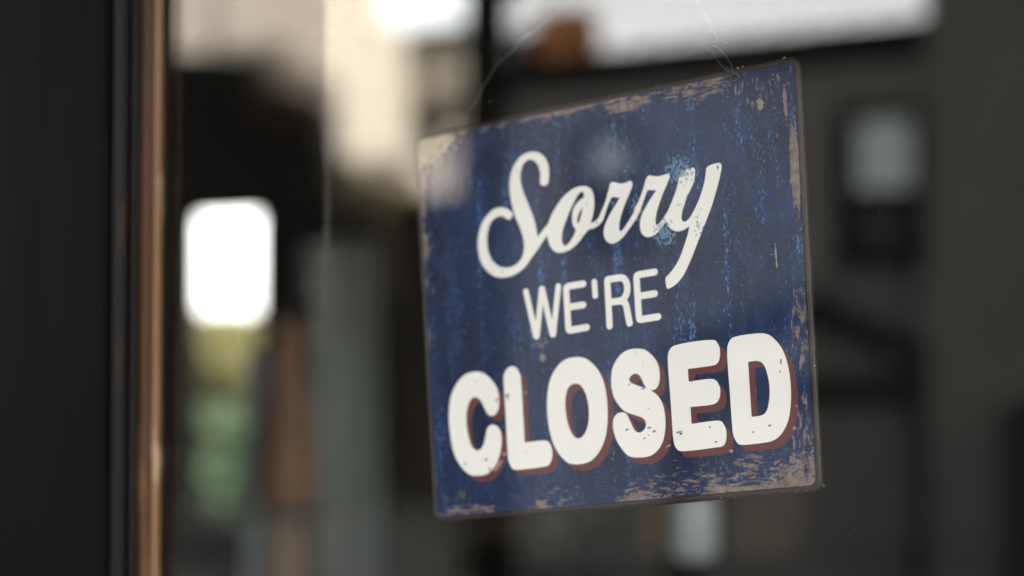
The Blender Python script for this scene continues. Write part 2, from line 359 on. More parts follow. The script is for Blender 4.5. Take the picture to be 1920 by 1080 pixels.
def sign_face_mat():
    g = G('distressed_navy_print'); x, y, dR, dL, dT, dB = sign_field(g)
    big = g.noise((11, 8, 1), (4, 2, 0), 3); mid = g.noise((80, 34, 1), (1, 5, 0), 5, .65); fine = g.noise((800, 560, 1), (0, 0, 0), 2)
    base = g.mix(g.step(big, .35, .68), (0.0060, 0.0110, 0.040), (0.0110, 0.0280, 0.090))
    base = g.mix(g.mul(g.step(mid, .46, .70), .6), base, (0.024, 0.050, 0.135))
    base = g.mix(g.mul(g.step(fine, .5, .72), .35), base, (0.022, 0.048, 0.13))
    # vertical flecks of a brighter blue, gathered in runs
    runs = g.noise((120, 8, 1), (7, 3, 0), 3); fl = g.noise((820, 300, 1), (3, 9, 0), 4, .68, .7)
    run2 = g.noise((30, 18, 1), (2, 8, 0), 3)
    k = g.add(fl, g.add(g.mul(g.sub(runs, .5), .55), g.mul(g.sub(run2, .5), .30)))
    fleck = g.step(k, .615, .675)
    base = g.mix(g.mul(fleck, .75), base, (0.048, 0.145, 0.40))
    base = g.mix(g.mul(g.step(k, .70, .75), .8), base, (0.17, 0.30, 0.50))
    # rubbed speckle clusters beside the last letters of the script word
    sp = g.noise((560, 420, 1), (5, 5, 0), 3, .6)
    for (px, py, rx, ry) in ((1272, 318, .014, .015), (1247, 438, .012, .013), (1195, 392, .007, .012)):
        cx, cy = S2(px, py); b = g.blob(x, y, cx, cy, rx, ry)
        base = g.mix(g.mul(g.step(g.add(sp, g.mul(b, .20)), .60, .65), g.mul(g.step(b, 0.02, .4), .9)), base, (0.12, 0.23, 0.40))
    # bare mauve-brown undercoat rubbed through along the edges, brushed along each edge and broken into flakes
    nh = g.noise((120, 420, 1), (2, 1, 0), 6, .72, .25); nv = g.noise((420, 95, 1), (6, 4, 0), 6, .72, .25)
    low = g.noise((30, 30, 1), (9, 1, 0), 3); nb = g.noise((230, 300, 1), (3, 3, 0), 6, .72)
    def fall(d, w): return g.op('POWER', 2.718, g.mul(d, -1 / w))
    pt, pb_ = fall(dT, .0085), fall(dB, .0095); pl_, pr_ = fall(dL, .0050), fall(dR, .0070)
    lx = g.mul(g.sub(low, .5), 1.0)
    rgt = g.step(x, -.06, .13)
    top = g.add(nh, g.mul(pt, g.add(g.sub(.15, g.mul(g.step(x, .09, .135), .14)), lx)))
    bot = g.add(nh, g.mul(pb_, g.add(g.add(.09, g.mul(rgt, .20)), lx)))
    lef = g.add(nv, g.mul(pl_, g.add(.13, lx))); rig = g.add(nv, g.mul(pr_, g.add(.06, lx)))
    v = g.mx(g.mx(top, bot), g.mx(lef, rig))
    def patch(px, py, rx, ry, amt, n):
        cx, cy = S2(px, py); return g.add(n, g.mul(g.step(g.blob(x, y, cx, cy, rx, ry), 0, .75), amt))
    for q in ((1530, 915, .060, .040, .22, nb), (786, 262, .046, .034, .30, nb), (1491, 318, .0050, .046, .34, nv), (1050, 208, .050, .0048, .34, nh), (1310, 163, .045, .014, .17, nh),
              (1415, 175, .035, .022, .10, nv), (1500, 610, .010, .055, .16, nv), (1505, 800, .014, .050, .13, nv), (1340, 905, .11, .016, .14, nh), (1180, 195, .030, .008, .24, nh), (1405, 868, .018, .010, .17, nh), (890, 955, .03, .007, .18, nh), (1015, 645, .010, .006, .16, nh)):
        v = g.mx(v, patch(*q))
    rust = g.step(v, .655, .69)
    fk = g.step(g.noise((120, 300, 1), (8, 6, 0), 3, .55), .735, .755)
    rust = g.mx(rust, fk)
    tone = g.noise((150, 150, 1), (1, 8, 0), 6, .7); rc = g.mix(g.step(tone, .3, .7), (0.115, 0.080, 0.076), (0.265, 0.200, 0.185))
    rc = g.mix(g.mul(g.step(g.noise((170, 140, 1), (2, 2, 5), 4), .56, .66), .7), rc, (0.20, 0.235, 0.235))
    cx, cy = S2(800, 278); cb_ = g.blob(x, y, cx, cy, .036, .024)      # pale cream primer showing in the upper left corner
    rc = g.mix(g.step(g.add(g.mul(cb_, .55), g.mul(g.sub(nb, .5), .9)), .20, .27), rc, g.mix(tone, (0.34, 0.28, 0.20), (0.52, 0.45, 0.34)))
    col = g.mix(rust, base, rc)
    # brown and dark stains, pale spots
    for (px, py, rx, ry, c) in ((1395, 417, .0045, .0030, (0.030, 0.026, 0.019)), (1435, 353, .0022, .0018, (0.03, 0.025, 0.02)), (1465, 362, .0022, .0024, (0.05, 0.028, 0.015)),
                                (866, 928, .0048, .0040, (0.075, 0.072, 0.050)), (1018, 670, .0034, .0040, (0.22, 0.19, 0.16)), (1425, 195, .0036, .0056, (0.24, 0.22, 0.16)), (1472, 190, .0020, .016, (.20, .15, .145)), (1455, 480, .0009, .010, (.25, .25, .20))):
        cx, cy = S2(px, py); b = g.blob(x, y, cx, cy, rx, ry)
        col = g.mix(g.step(g.add(b, g.mul(g.sub(nb, .5), 2.0)), .30, .42), col, c)
    h = g.sub(g.mul(rust, -.6), g.mul(fleck, .2))
    return g.bsdf(col, g.add(.40, g.mul(rust, .25)), .12, bump=g.add(h, g.mul(fine, .25)), bstr=.35, bdist=.0003)
def rim_mat():
    g = G('brown_rim'); n = g.noise((120, 120, 120), detail=4); 
    c = g.mix(n, (0.017, 0.0100, 0.0095), (0.034, 0.022, 0.021)); return g.bsdf(c, .4, .3, bump=n, bstr=.2, bdist=.0004)
def letter_mat(name, a, b, under, amt):
    g = G(name); x, y, z = g.xyz()
    n = g.noise((45, 45, 1), (1, 3, 0), 4); c = g.mix(n, a, b)
    sp = g.noise((230, 560, 1), (3, 2, 0), 3, .6); gate = g.noise((38, 38, 1), (7, 1, 0), 2)
    chip = g.step(g.add(sp, g.mul(g.sub(gate, .5), .5)), .80 - amt, .84 - amt)
    dn = g.noise((560, 420, 1), (5, 5, 0), 3, .6)
    for (px, py, rx, ry, k) in ((1281, 322, .011, .013, .34), (1243, 424, .011, .009, .30), (1310, 425, .006, .016, .22), (1292, 372, .004, .010, .25), (930, 505, .022, .012, .12), (968, 315, .008, .012, .12)):
        cx, cy = S2(px, py); bl = g.blob(x, y, cx, cy, rx, ry)
        chip = g.mx(chip, g.mul(g.step(g.add(dn, g.mul(bl, k * .8)), .66, .70), g.step(bl, .02, .25)))
    c = g.mix(g.mul(chip, .85), c, under)
    # faint grey-brown rub marks
    rb = g.step(g.noise((420, 90, 1), (2, 9, 0), 4, .65, 0, (0, 0, .5)), .62, .72)
    for (px, py, rx, ry) in ((1201, 672, .016, .013), (1275, 715, .014, .016), (1110, 838, .016, .010)):
        cx, cy = S2(px, py); c = g.mix(g.mul(g.mul(rb, g.step(g.blob(x, y, cx, cy, rx, ry), .05, .5)), .5), c, (0.34, 0.30, 0.24))
    return g.bsdf(c, g.add(.33, g.mul(n, .12)), .4, bump=g.noise((700, 700, 1), detail=2), bstr=.12, bdist=.0002)
m_face = sign_face_mat(); m_rim = rim_mat()
m_white = letter_mat('off_white_print', (0.82, 0.78, 0.75), (0.87, 0.83, 0.80), (0.12, 0.20, 0.30), -0.03)
m_red = letter_mat('brick_red_print', (0.085, 0.011, 0.014), (0.112, 0.018, 0.021), (0.30, 0.20, 0.19), 0.01)
def steel():
    g = G('dull_steel'); n = g.noise((500, 500, 500)); return g.bsdf(g.mix(n, (.03, .03, .03), (.30, .30, .30)), .35, .5, 1.0)
m_steel = steel()

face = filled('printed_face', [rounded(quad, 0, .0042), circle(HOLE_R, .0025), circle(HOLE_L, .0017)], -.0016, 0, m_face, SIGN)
rings = [(0.0, .0042, -.0012), (.0001, .0042, -.0004), (.0026, .0062, -.0006), (.0036, .0070, -.0013), (.0041, .0075, -.0026), (.0038, .0072, -.0042), (.0005, .0045, -.0042)]
rv, rf = [], []
for (off, rad, z) in rings: rv += [(p.x, p.y, z) for p in rounded(quad, off, rad)]
nr = len(rv) // len(rings)
for i in range(len(rings)):
    j = (i + 1) % len(rings)
    for k in range(nr): rf.append((i * nr + k, i * nr + (k + 1) % nr, j * nr + (k + 1) % nr, j * nr + k))
mesh('rim', rv, rf, m_rim, SIGN, True)
bv, bf = [], []
for (c, r0, r1) in ((HOLE_R, .0025, .0028),):
    for k in range(24):
        a = 2 * math.pi * k / 24
        for rr, zz in ((r0, -.0012), (r0 - .0001, .0003), ((r0 + r1) / 2, .0006), (r1, .0001)): bv.append((c[0] + rr * math.cos(a), c[1] + rr * math.sin(a), zz))
    for k in range(24):
        for j in range(3): bf.append((k * 4 + j, ((k + 1) % 24) * 4 + j, ((k + 1) % 24) * 4 + j + 1, k * 4 + j + 1))
mesh('eyelet', bv, bf, m_steel, SIGN, True)

c = 'c'
z1 = (4.1556, 880, 270); z2 = (6.75, 1020, 330); z3 = (4.155, 1180, 290)
sorry = (Z(*z1, [(612, 305), (620, 260), (622, 215), (615, 165), (598, 120), (570, 85), (535, 66), (495, 61), (450, 70), (405, 95), (368, 135), (340, 185), (322, 245), (314, 310), (316, 375), (325, 435), (336, 485), (347, 530), (358, 562), (375, 605), (395, 650), (412, 700), (424, 750), (428, 800), (424, 845), (408, 890), (375, 930), (335, 955), (285, 964), (240, 955), (200, 930), (170, 890), (150, 840), (140, 780), (140, 720), (148, 670), (160, 630), (180, 597), (210, 573), (245, 562), (270, 568), (290, 582), (305, 590), (318, 586), (332, 568), (341, 550), (335, 538), (313, 515), (285, 500), (250, 494), (215, 500), (180, 517), (145, 550), (112, 595), (88, 650), (73, 710), (66, 770), (70, 830), (82, 890), (105, 945), (140, 990), (185, 1025), (230, 1040), (275, 1040), (330, 1028), (380, 1003), (425, 968), (460, 925), (490, 880), (530, 825), (570, 765), (606, 712, c)])
 + Z(*z2, [(50, 800), (65, 850), (90, 900), (120, 940), (160, 965), (205, 972), (260, 960), (320, 937), (375, 900), (430, 850), (480, 785), (515, 735), (550, 690, c), (580, 675), (620, 664), (655, 650), (700, 615), (735, 578), (752, 545), (775, 475), (800, 400), (825, 340), (845, 290), (855, 275), (870, 268), (890, 267), (925, 272), (962, 270, c), (930, 330), (890, 395), (850, 460), (810, 535), (780, 605), (762, 670), (758, 730), (768, 780), (795, 825), (830, 850), (870, 855), (915, 840), (960, 810), (1005, 770), (1050, 710), (1100, 640), (1150, 565), (1195, 490)])
 + Z(*z3, [(86, 430), (102, 385), (120, 335), (138, 285), (150, 275), (175, 277), (212, 276, c), (190, 310), (160, 355), (125, 415), (100, 465), (87, 515), (84, 560), (92, 600), (110, 628), (140, 642), (170, 637), (205, 620), (235, 590), (265, 550), (292, 522, c), (300, 545), (318, 572), (345, 590), (375, 597), (410, 592), (440, 577), (470, 555, c), (462, 600), (445, 660), (425, 720), (400, 790), (370, 850), (340, 895), (310, 932), (286, 957), (283, 968), (286, 1005), (292, 1036), (300, 1043), (330, 1033), (365, 1008), (400, 970), (430, 925), (465, 850), (495, 780), (530, 690), (565, 600), (600, 510), (635, 420), (665, 325), (690, 235), (708, 160), (718, 105), (718, 80), (708, 67), (690, 66), (650, 75), (620, 88), (603, 103), (598, 130), (592, 180), (580, 240), (562, 300), (540, 360), (515, 415), (488, 465), (465, 500), (440, 520), (420, 520), (408, 503), (407, 475), (415, 430), (430, 385), (445, 340), (470, 285), (492, 240), (507, 190), (511, 145), (510, 115), (500, 103), (485, 104), (450, 113), (415, 130), (398, 150), (388, 185), (378, 235), (358, 300), (335, 360), (310, 420), (285, 465), (255, 510), (230, 540), (215, 548), (205, 535), (205, 495), (215, 440), (232, 385), (255, 320), (280, 260), (305, 200), (314, 175), (312, 157), (300, 150), (285, 153), (250, 165), (215, 168), (185, 167), (162, 162), (145, 170), (132, 188), (122, 225), (105, 280), (85, 335), (65, 380), (40, 425)])
 + Z(*z2, [(1150, 430), (1110, 510), (1060, 590), (1010, 665), (985, 695), (970, 700), (955, 685), (950, 645), (955, 590), (970, 520), (995, 435), (1025, 355), (1060, 270), (1095, 185), (1115, 130), (1118, 95), (1108, 70), (1092, 62), (1075, 68), (1030, 88), (990, 96), (950, 95), (910, 85), (870, 78), (855, 85), (838, 105), (830, 140), (812, 205), (790, 285), (765, 360), (735, 430), (705, 500), (680, 545), (645, 572), (615, 592), (592, 600, c), (605, 545), (622, 480), (633, 410), (638, 340), (634, 280), (625, 230), (610, 190), (585, 155), (550, 136), (505, 129), (455, 132), (410, 145), (360, 168), (310, 205), (260, 250), (210, 310), (165, 375), (120, 450), (85, 520), (65, 580), (50, 610)])
 + Z(*z1, [(582, 661), (560, 690), (532, 727, c), (527, 690), (518, 640), (500, 570), (475, 505), (448, 440), (425, 385), (408, 330), (398, 275), (400, 220), (410, 180), (430, 145), (455, 125), (480, 121), (510, 135), (535, 165), (550, 205), (555, 250), (553, 300), (560, 318), (580, 325), (600, 320)]))
o_hole = Z(*z2, [(480, 197), (455, 210), (425, 245), (395, 300), (365, 360), (340, 415), (318, 455), (300, 510), (275, 575), (250, 645), (232, 715), (223, 790), (232, 840), (250, 872), (265, 882), (290, 875), (325, 840), (355, 795), (385, 740), (408, 682, c), (390, 660), (372, 630), (360, 580), (357, 520), (363, 460), (378, 410), (400, 370), (435, 325), (470, 295), (500, 275), (508, 245), (500, 210)])
o_eye = Z(*z2, [(488, 402), (478, 412), (455, 450), (435, 495), (423, 540), (420, 575), (430, 600), (442, 590), (455, 555), (472, 495), (488, 425)])
o_ = filled('script_word', [spline(sorry), spline(o_hole), spline(o_eye)], .00002, .00022, m_white, SIGN)
tag(o_, 'off-white script lettering reading Sorry')

# WE'RE : round-ended strokes
def stroke(pts, w):
    """outline polygons of a round-ended, round-jointed stroke: one capsule per segment"""
    out = []
    for a, b in zip(pts, pts[1:]):
        a, b = Vector(a), Vector(b); d = (b - a); an = math.atan2(d.y, d.x); lp = []
        for k in range(9): t = an + math.pi / 2 + math.pi * k / 8; lp.append(a + Vector((math.cos(t), math.sin(t))) * w)
        for k in range(9): t = an - math.pi / 2 + math.pi * k / 8; lp.append(b + Vector((math.cos(t), math.sin(t))) * w)
        out.append(lp)
    return out
def stroke_letter(paths, w):
    """merge capsules into one mesh: each capsule a thin slab at a hair's different height"""
    v, f = [], []; i = 0
    for p in paths:
        for lp in stroke(p, w):
            n = len(lp); k = len(v); top = .00020 + .000004 * i; i += 1
            v += [(q.x, q.y, .00002) for q in lp] + [(q.x, q.y, top) for q in lp]
            f.append(tuple(range(k + n, k + 2 * n))); f += [(k + j, k + (j + 1) % n, k + n + (j + 1) % n, k + n + j) for j in range(n)]
    return mesh('letter', v, f, m_white, SIGN)
zw = (6.0, 960, 480)
def zz(pts): return [p[:2] for p in Z(*zw, pts)]
def arc(pts, sub=5):                       # open smooth path
    q = [Vector(p) for p in pts]; q = [q[0] * 2 - q[1]] + q + [q[-1] * 2 - q[-2]]; out = []
    for i in range(1, len(q) - 2):
        for k in range(sub):
            t = k / sub; a, b, c_, d = q[i - 1], q[i], q[i + 1], q[i + 2]
            out.append(0.5 * ((2 * b) + (c_ - a) * t + (2 * a - 5 * b + 4 * c_ - d) * t * t + (3 * b - a - 3 * c_ + d) * t ** 3))
    out.append(q[-2]); return out
SW = 34.5 / 6 * SIGN_W / 720 * 1.0
stroke_letter([zz([(158, 400), (268, 890)]), zz([(268, 890), (278, 905)]), zz([(282, 900), (335, 372)]), zz([(341, 372), (456, 880)]), zz([(466, 880), (522, 342)])], SW * .93)
stroke_letter([arc(zz([(803, 313), (660, 338), (625, 348), (611, 362), (611, 390)])), zz([(611, 390), (636, 800)]), arc(zz([(636, 800), (640, 826), (655, 836), (690, 830), (842, 803)])), zz([(628, 578), (803, 550)])], SW)
stroke_letter([zz([(927, 292), (937, 446)])], SW * .9)
stroke_letter([zz([(1099, 788), (1073, 285)]), arc(zz([(1073, 285), (1078, 268), (1100, 262), (1215, 245), (1262, 258), (1290, 305), (1299, 365), (1290, 425), (1262, 475), (1225, 503), (1092, 523)])), arc(zz([(1225, 507), (1262, 520), (1285, 555), (1300, 620), (1325, 755)]))], SW)
stroke_letter([arc(zz([(1606, 180), (1455, 206), (1420, 214), (1404, 228), (1402, 255)])), zz([(1402, 255), (1428, 670)]), arc(zz([(1428, 670), (1432, 700), (1445, 714), (1480, 710), (1644, 683)])), zz([(1420, 455), (1606, 424)])], SW)

zc = (4.6955, 830, 680); zo = (4.319, 1010, 640); ze = (4.1556, 1240, 610)
closed = [
 [Z(*zc, [(305, 80), (350, 88), (395, 115), (435, 155), (470, 205), (490, 255), (497, 310), (498, 370), (490, 415), (470, 452), (440, 467), (415, 465), (395, 445), (375, 410), (350, 355), (330, 325), (305, 307), (285, 304), (262, 312), (240, 340), (222, 390), (212, 450), (212, 530), (220, 600), (235, 670), (258, 735), (280, 762), (305, 773), (335, 762), (358, 730), (372, 690), (382, 640), (392, 595), (408, 562), (430, 549), (460, 549), (485, 562), (505, 590), (518, 630), (521, 690), (515, 760), (500, 825), (475, 890), (440, 940), (400, 975), (350, 992), (300, 995), (255, 990), (215, 968), (170, 920), (130, 860), (100, 790), (80, 700), (66, 600), (58, 500), (60, 410), (70, 320), (90, 255), (120, 195), (160, 140), (205, 103), (255, 85)])],
 [Z(*zc, [(540, 130), (545, 100), (562, 65), (590, 40), (625, 33), (648, 45), (672, 80), (687, 120), (692, 160), (724, 704, c), (905, 686), (930, 695), (955, 730), (965, 765), (967, 820), (955, 870), (935, 902), (912, 912), (640, 942), (620, 935), (595, 895), (580, 850), (576, 800), (568, 680), (552, 370), (540, 160)])],
 [Z(*zo, [(330, 128), (375, 137), (420, 165), (465, 210), (500, 262), (530, 335), (548, 420), (558, 510), (560, 600), (555, 700), (535, 800), (505, 870), (465, 930), (420, 970), (365, 990), (290, 996), (240, 983), (195, 945), (150, 885), (120, 825), (95, 740), (78, 640), (70, 530), (75, 420), (90, 330), (120, 255), (165, 190), (215, 150), (270, 132)]),
  Z(*zo, [(300, 342), (335, 352), (362, 382), (388, 440), (404, 510), (410, 580), (406, 650), (392, 710), (370, 755), (345, 780), (320, 787), (290, 772), (265, 735), (240, 670), (225, 600), (217, 520), (222, 440), (235, 390), (260, 355)])],
 [Z(*zo, [(820, 60), (860, 68), (905, 100), (945, 145), (968, 190), (980, 240), (982, 300), (972, 350), (955, 380), (935, 392), (905, 394, c), (955, 430), (995, 485), (1015, 540), (1026, 610), (1028, 690), (1020, 760), (1005, 815), (975, 870), (935, 910), (890, 932), (840, 940), (780, 940), (740, 932), (715, 917), (680, 875), (645, 825), (618, 760), (605, 700), (605, 650), (615, 615), (640, 585), (670, 577), (695, 577), (715, 592), (735, 630), (755, 675), (775, 715), (800, 737), (825, 738), (855, 718), (870, 690), (870, 660), (855, 630), (825, 612), (780, 597), (730, 580), (690, 560), (650, 515), (615, 460), (597, 400), (590, 340), (590, 280), (600, 220), (625, 165), (665, 110), (715, 75), (765, 62)]),
  Z(*zo, [(785, 262), (760, 270), (740, 292), (735, 315), (750, 335), (780, 350), (830, 368), (880, 383, c), (865, 365), (845, 325), (825, 285), (808, 268)])],
 [Z(*ze, [(53, 245), (58, 215), (75, 180), (108, 157), (402, 114), (425, 122), (445, 150), (457, 185), (457, 245), (445, 285), (425, 305), (402, 313), (208, 340, c), (215, 440, c), (398, 418), (425, 428), (445, 455), (459, 490), (459, 545), (445, 585), (417, 611), (228, 637, c), (237, 768, c), (448, 743), (470, 750), (495, 785), (507, 825), (508, 880), (495, 925), (470, 945), (437, 950), (158, 980), (130, 970), (105, 930), (95, 880), (90, 820), (72, 550), (53, 290)])],
 [Z(*ze, [(515, 200), (518, 165), (535, 120), (563, 95), (757, 63), (810, 65), (845, 78), (880, 105), (920, 150), (950, 200), (975, 265), (995, 350), (1008, 450), (1012, 560), (1005, 660), (990, 740), (960, 810), (920, 865), (870, 898), (817, 912), (628, 931), (605, 925), (580, 895), (562, 850), (555, 790), (535, 510), (515, 240)]),
  Z(*ze, [(677, 285, c), (745, 278), (785, 290), (810, 325), (830, 390), (843, 460), (846, 540), (838, 610), (825, 660), (805, 690), (775, 704), (705, 714, c)])]]
so = Vector(S2(1181.0, 761.5)) - Vector(S2(1170, 750))
for i, loops in enumerate(closed):
    lp = [spline(l) for l in loops]
    lo = filled('letter', lp, .00022, .00040, m_white, SIGN)
    sh = filled('letter_shadow', lp, .00002 + .000004 * i, .00012 + .000004 * i, m_red, lo, off=so)

# flakes knocked out of the lettering
def chip_mesh(name, spots, mat, z):
    v, f = [], []
    for (px, py, w, h, rot) in spots:
        c0 = Vector(S2(px, py)); n = 9; k = len(v); u = SIGN_W / 720
        for j in range(n):
            a = 2 * math.pi * j / n; r = random.uniform(.55, 1.15); q = Vector((math.cos(a) * w * r, math.sin(a) * h * r)) * u * .5
            q = Vector((q.x * math.cos(rot) - q.y * math.sin(rot), q.x * math.sin(rot) + q.y * math.cos(rot)))
            v.append((c0.x + q.x, c0.y + q.y, z))
        v += [(a_[0], a_[1], z - .00006) for a_ in v[k:k + n]]
        f.append(tuple(range(k, k + n))); f += [(k + j, k + (j + 1) % n, k + n + (j + 1) % n, k + n + j) for j in range(n)]
    o = mesh(name, v, f, mat, SIGN); return tag(o, kind='stuff')
m_chip = plain('chipped_blue_grey', (0.10, 0.16, 0.22), .6, .2, sc=300)
m_scuff = plain('pink_grey_scuff', (0.34, 0.24, 0.23), .6, .2, sc=300)
m_brownchip = plain('brown_chip', (0.16, 0.09, 0.05), .6, .2, sc=300)
chip_mesh('paint_chips', [(894, 715, 6, 3, .1), (932, 750, 5, 8, -.5), (873, 870, 6, 5, 0), (912, 862, 8, 6, .5), (919, 880, 8, 5, .5), (952, 742, 8, 8, 0), (953, 748, 4, 5, 0), (986, 846, 3, 2, 0),
    (1176, 806, 8, 4, .1), (1218, 802, 11, 4, 0), (1227, 809, 6, 4, .4), (1217, 816, 4, 3, 0), (1209, 822, 7, 2.5, .3), (1216, 766, 4, 2, 0), (1180, 721, 10, 3, .2), (1205, 729, 9, 3, .1), (1274, 810, 15, 4, .1), (1277, 813, 6, 5, 0), (1332, 801, 3, 6, 0), (1343, 829, 6, 3, 0),
    (1465, 677, 3.5, 9, -.2), (1463, 696, 3, 4, 0), (1413, 810, 5, 3, .3), (1444, 798, 7, 3, .2), (1091, 441, 4, 2, .1), (1100.5, 383, 2.5, 2.5, 0), (1346, 314, 4, 11, 0), (1183, 414, 2.5, 2, 0), (1119, 417, 4, 6, 0)], m_chip, .00047)
chip_mesh('scuffs', [(937, 869, 18, 7, .7), (931, 879, 14, 5, .6), (946, 851, 8, 6, .8), (984, 737, 11, 3.5, .15), (1253, 836, 10, 3, .3), (1372, 846, 7, 7, 0), (1490, 803, 7, 7, 0), (1494, 762, 3, 5, 0)], m_scuff, .00020)
chip_mesh('brown_flakes', [(1274, 384, 9, 1.8, .15), (916, 401, 3, 3, 0), (944, 511, 3, 3, 0)], m_brownchip, .00030)
# bright grains on the rim: sparkle put in as white bits
m_glint = plain('white_glints', (0.85, 0.83, 0.80), .2, .8, var=.02)
gv, gf = [], []
for (px, py, r) in ((1470, 107, .0006), (1467, 108, .0004), (1382, 127, .0005), (1391, 124, .0004), (1363, 130, .0004), (1229, 161, .0004), (1492, 921, .0005), (1498, 920, .0005), (1510, 919, .0006), (1351, 933, .0006), (1378, 931, .0004), (1526, 685, .0005)):
    a = S2(px, py); k = len(gv)
    gv += [(a[0] + r, a[1], -.001), (a[0] - r, a[1], -.001), (a[0], a[1] + r * .8, -.001), (a[0], a[1] - r * .8, -.001), (a[0], a[1], -.001 + r), (a[0], a[1], -.0026)]
    gf += [(k + p, k + q, k + t) for p, q in ((0, 2), (2, 1), (1, 3), (3, 0)) for t in (4, 5)]
tag(mesh('glints', gv, gf, m_glint, SIGN), kind='stuff')

# the two hanging lines
def SW3(px, py, z): a = S2(px, py); return SIGN.matrix_world @ Vector((a[0], a[1], z))
def line_mat():
    g = G('clear_nylon'); n = g.noise((90, 90, 90)); return g.bsdf(g.mix(n, (.08, .08, .08), (.20, .20, .20)), .25, .6)
m_line = line_mat()
m_knot = plain('black_cord', (0.012, 0.012, 0.012), .5, .4)
def smooth3(pts, sub=5):
    q = [Vector(p) for p in pts]; q = [q[0] * 2 - q[1]] + q + [q[-1] * 2 - q[-2]]; out = []
    for i in range(1, len(q) - 2):
        for k in range(sub):
            t = k / sub; a, b, c_, d = q[i - 1], q[i], q[i + 1], q[i + 2]
            out.append(0.5 * ((2 * b) + (c_ - a) * t + (2 * a - 5 * b + 4 * c_ - d) * t * t + (3 * b - a - 3 * c_ + d) * t ** 3))
    out.append(q[-2]); return out
lr_ = empty('hanging_line', SW3(1377, 143, 0)); tag(lr_, 'thin clear nylon line tied to the right hole of the sign', 'line', 'lines holding the sign')
tube('strand', smooth3([SW3(1378, 141, -.003), SW3(1377, 135, .0012), SW3(1372, 122, .0008), SW3(1364, 110, 0), SW3(1357, 101, -.002), SW3(1340, 86, -.004), SW3(1330, 79, -.006), SW3(1333, 66, -.008), SW3(1312, 28, -.012), SW3(1280, -20, -.016), SW3(1230, -80, -.02)]), .00016, m_line, lr_)
tube('strand', smooth3([SW3(1376, 142, -.002), SW3(1368, 137, .0012), SW3(1358, 128, .0004), SW3(1343, 112, -.001), SW3(1326, 92, -.003)]), .00045, m_knot, lr_)
tube('cord_loop', smooth3([SW3(1373, 140, -.003), SW3(1370, 136, .0012), SW3(1365, 130, .0012), SW3(1360, 125, -.002)]), .0009, m_knot, lr_)
k0 = SW3(1377, 144, -.0012); lathe('knot_fill', [(.0003, -.0016), (.0016, -.0012), (.0021, 0), (.0016, .0012), (.0003, .0016)], k0, m_knot, lr_, 12)  # cord knot, also put in to make the hole read black
ll = empty('hanging_line', SW3(859, 252, 0)); tag(ll, 'thin curling nylon line tied at the left corner of the sign', 'line', 'lines holding the sign')
tube('strand', smooth3([SW3(880, 253, -.003), SW3(872, 254, .001), SW3(860, 254, .0012), SW3(861, 243, .0006), SW3(868, 231, -.001), SW3(874, 217, -.002), SW3(872, 210, -.002), SW3(880, 199, -.003), SW3(890, 189, -.003), SW3(894, 170, -.004), SW3(910, 142, -.005), SW3(922, 117, -.006), SW3(936, 103, -.007), SW3(952, 88, -.008), SW3(965, 68, -.009), SW3(1010, 30, -.012), SW3(1070, -30, -.016)]), .00020, m_line, ll)
tube('cord_loop', smooth3([SW3(882, 253, -.003), SW3(876, 254, .0012), SW3(866, 256, .0012), SW3(859, 257, .0012), SW3(857, 248, .0008), SW3(859, 241, -.003)]), .0008, m_knot, ll)

# ------------------------------------------------------------------ the shop door: stile, mouldings, bead, pane
DZ0, DZ1 = 0.05, 2.15
PZ0, PZ1 = 0.85, 2.02
door = empty('shop_door', (DX0, 0, DZ0)); tag(door, 'black painted shop door with a wooden glazing bead round its glass pane', 'door')
def vprof(name, prof, z0, z1, mat, parent):
    prof = [(px, y * .4) for px, y in prof]           # vertical moulding from (pixel, y) profile points at mid height
    pts = [Vector((P(px, 560, y).x, y, z0)) for px, y in prof]
    x_l = min(p.x for p in pts) ; back = 0.0012
    pts = [Vector((x_l, back, z0))] + pts + [Vector((pts[-1].x, back, z0))]
    o = prism(name, pts, (0, 0, z1 - z0), mat, parent); return o
# stile: flat board with an eased edge
sx = P(199, 560, -.020).x
v = [Vector((DX0, .03, DZ0)), Vector((DX0, -.020, DZ0)), Vector((sx - .003, -.020, DZ0)), Vector((sx - .0008, -.0192, DZ0)), Vector((sx, -.017, DZ0)), Vector((sx, .03, DZ0))]
prism('stile', v, (0, 0, DZ1 - DZ0), m_black, door)
def rounded_prof(pts, n=5):                            # soften a profile a little
    out = [pts[0]]
    for i in range(1, len(pts) - 1):
        a, b, c_ = Vector(pts[i - 1]), Vector(pts[i]), Vector(pts[i + 1])
        for k in range(n + 1):
            t = k / n; p = (b + (a - b) * .4) * (1 - t) ** 2 + b * 2 * t * (1 - t) + (b + (c_ - b) * .4) * t ** 2; out.append((p.x, p.y))
    return out + [pts[-1]]
vprof('moulding', rounded_prof([(202, -.034), (211, -.034), (213, -.046), (228, -.044), (235, -.038), (237, -.024)]), PZ0, PZ1, m_mould, door)
vprof('moulding', rounded_prof([(238, -.022), (242, -.022), (243, -.032), (251, -.030), (257, -.024), (259, -.012)]), PZ0, PZ1, m_mould, door)
vprof('glazing_bead', rounded_prof([(260, -.013), (262, -.018), (272, -.016), (276, -.0125), (285, -.0125), (287, -.010)]), PZ0, PZ1, m_wood, door)
vprof('glazing_bead', rounded_prof([(287, -.011), (289, -.0150), (296, -.0110), (300.5, -.0005)]), PZ0, PZ1, m_wood_lit, door)  # bead's lit edge put into the colour as paler wood
box('rail', (sx + .002, -.020, DZ0), (DX1 - .12, .03, PZ0), m_black, door)
box('rail', (sx + .002, -.020, PZ1), (DX1 - .12, .03, DZ1), m_black, door)
box('stile', (DX1 - .118, -.020, DZ0), (DX1, .03, DZ1), m_black, door)
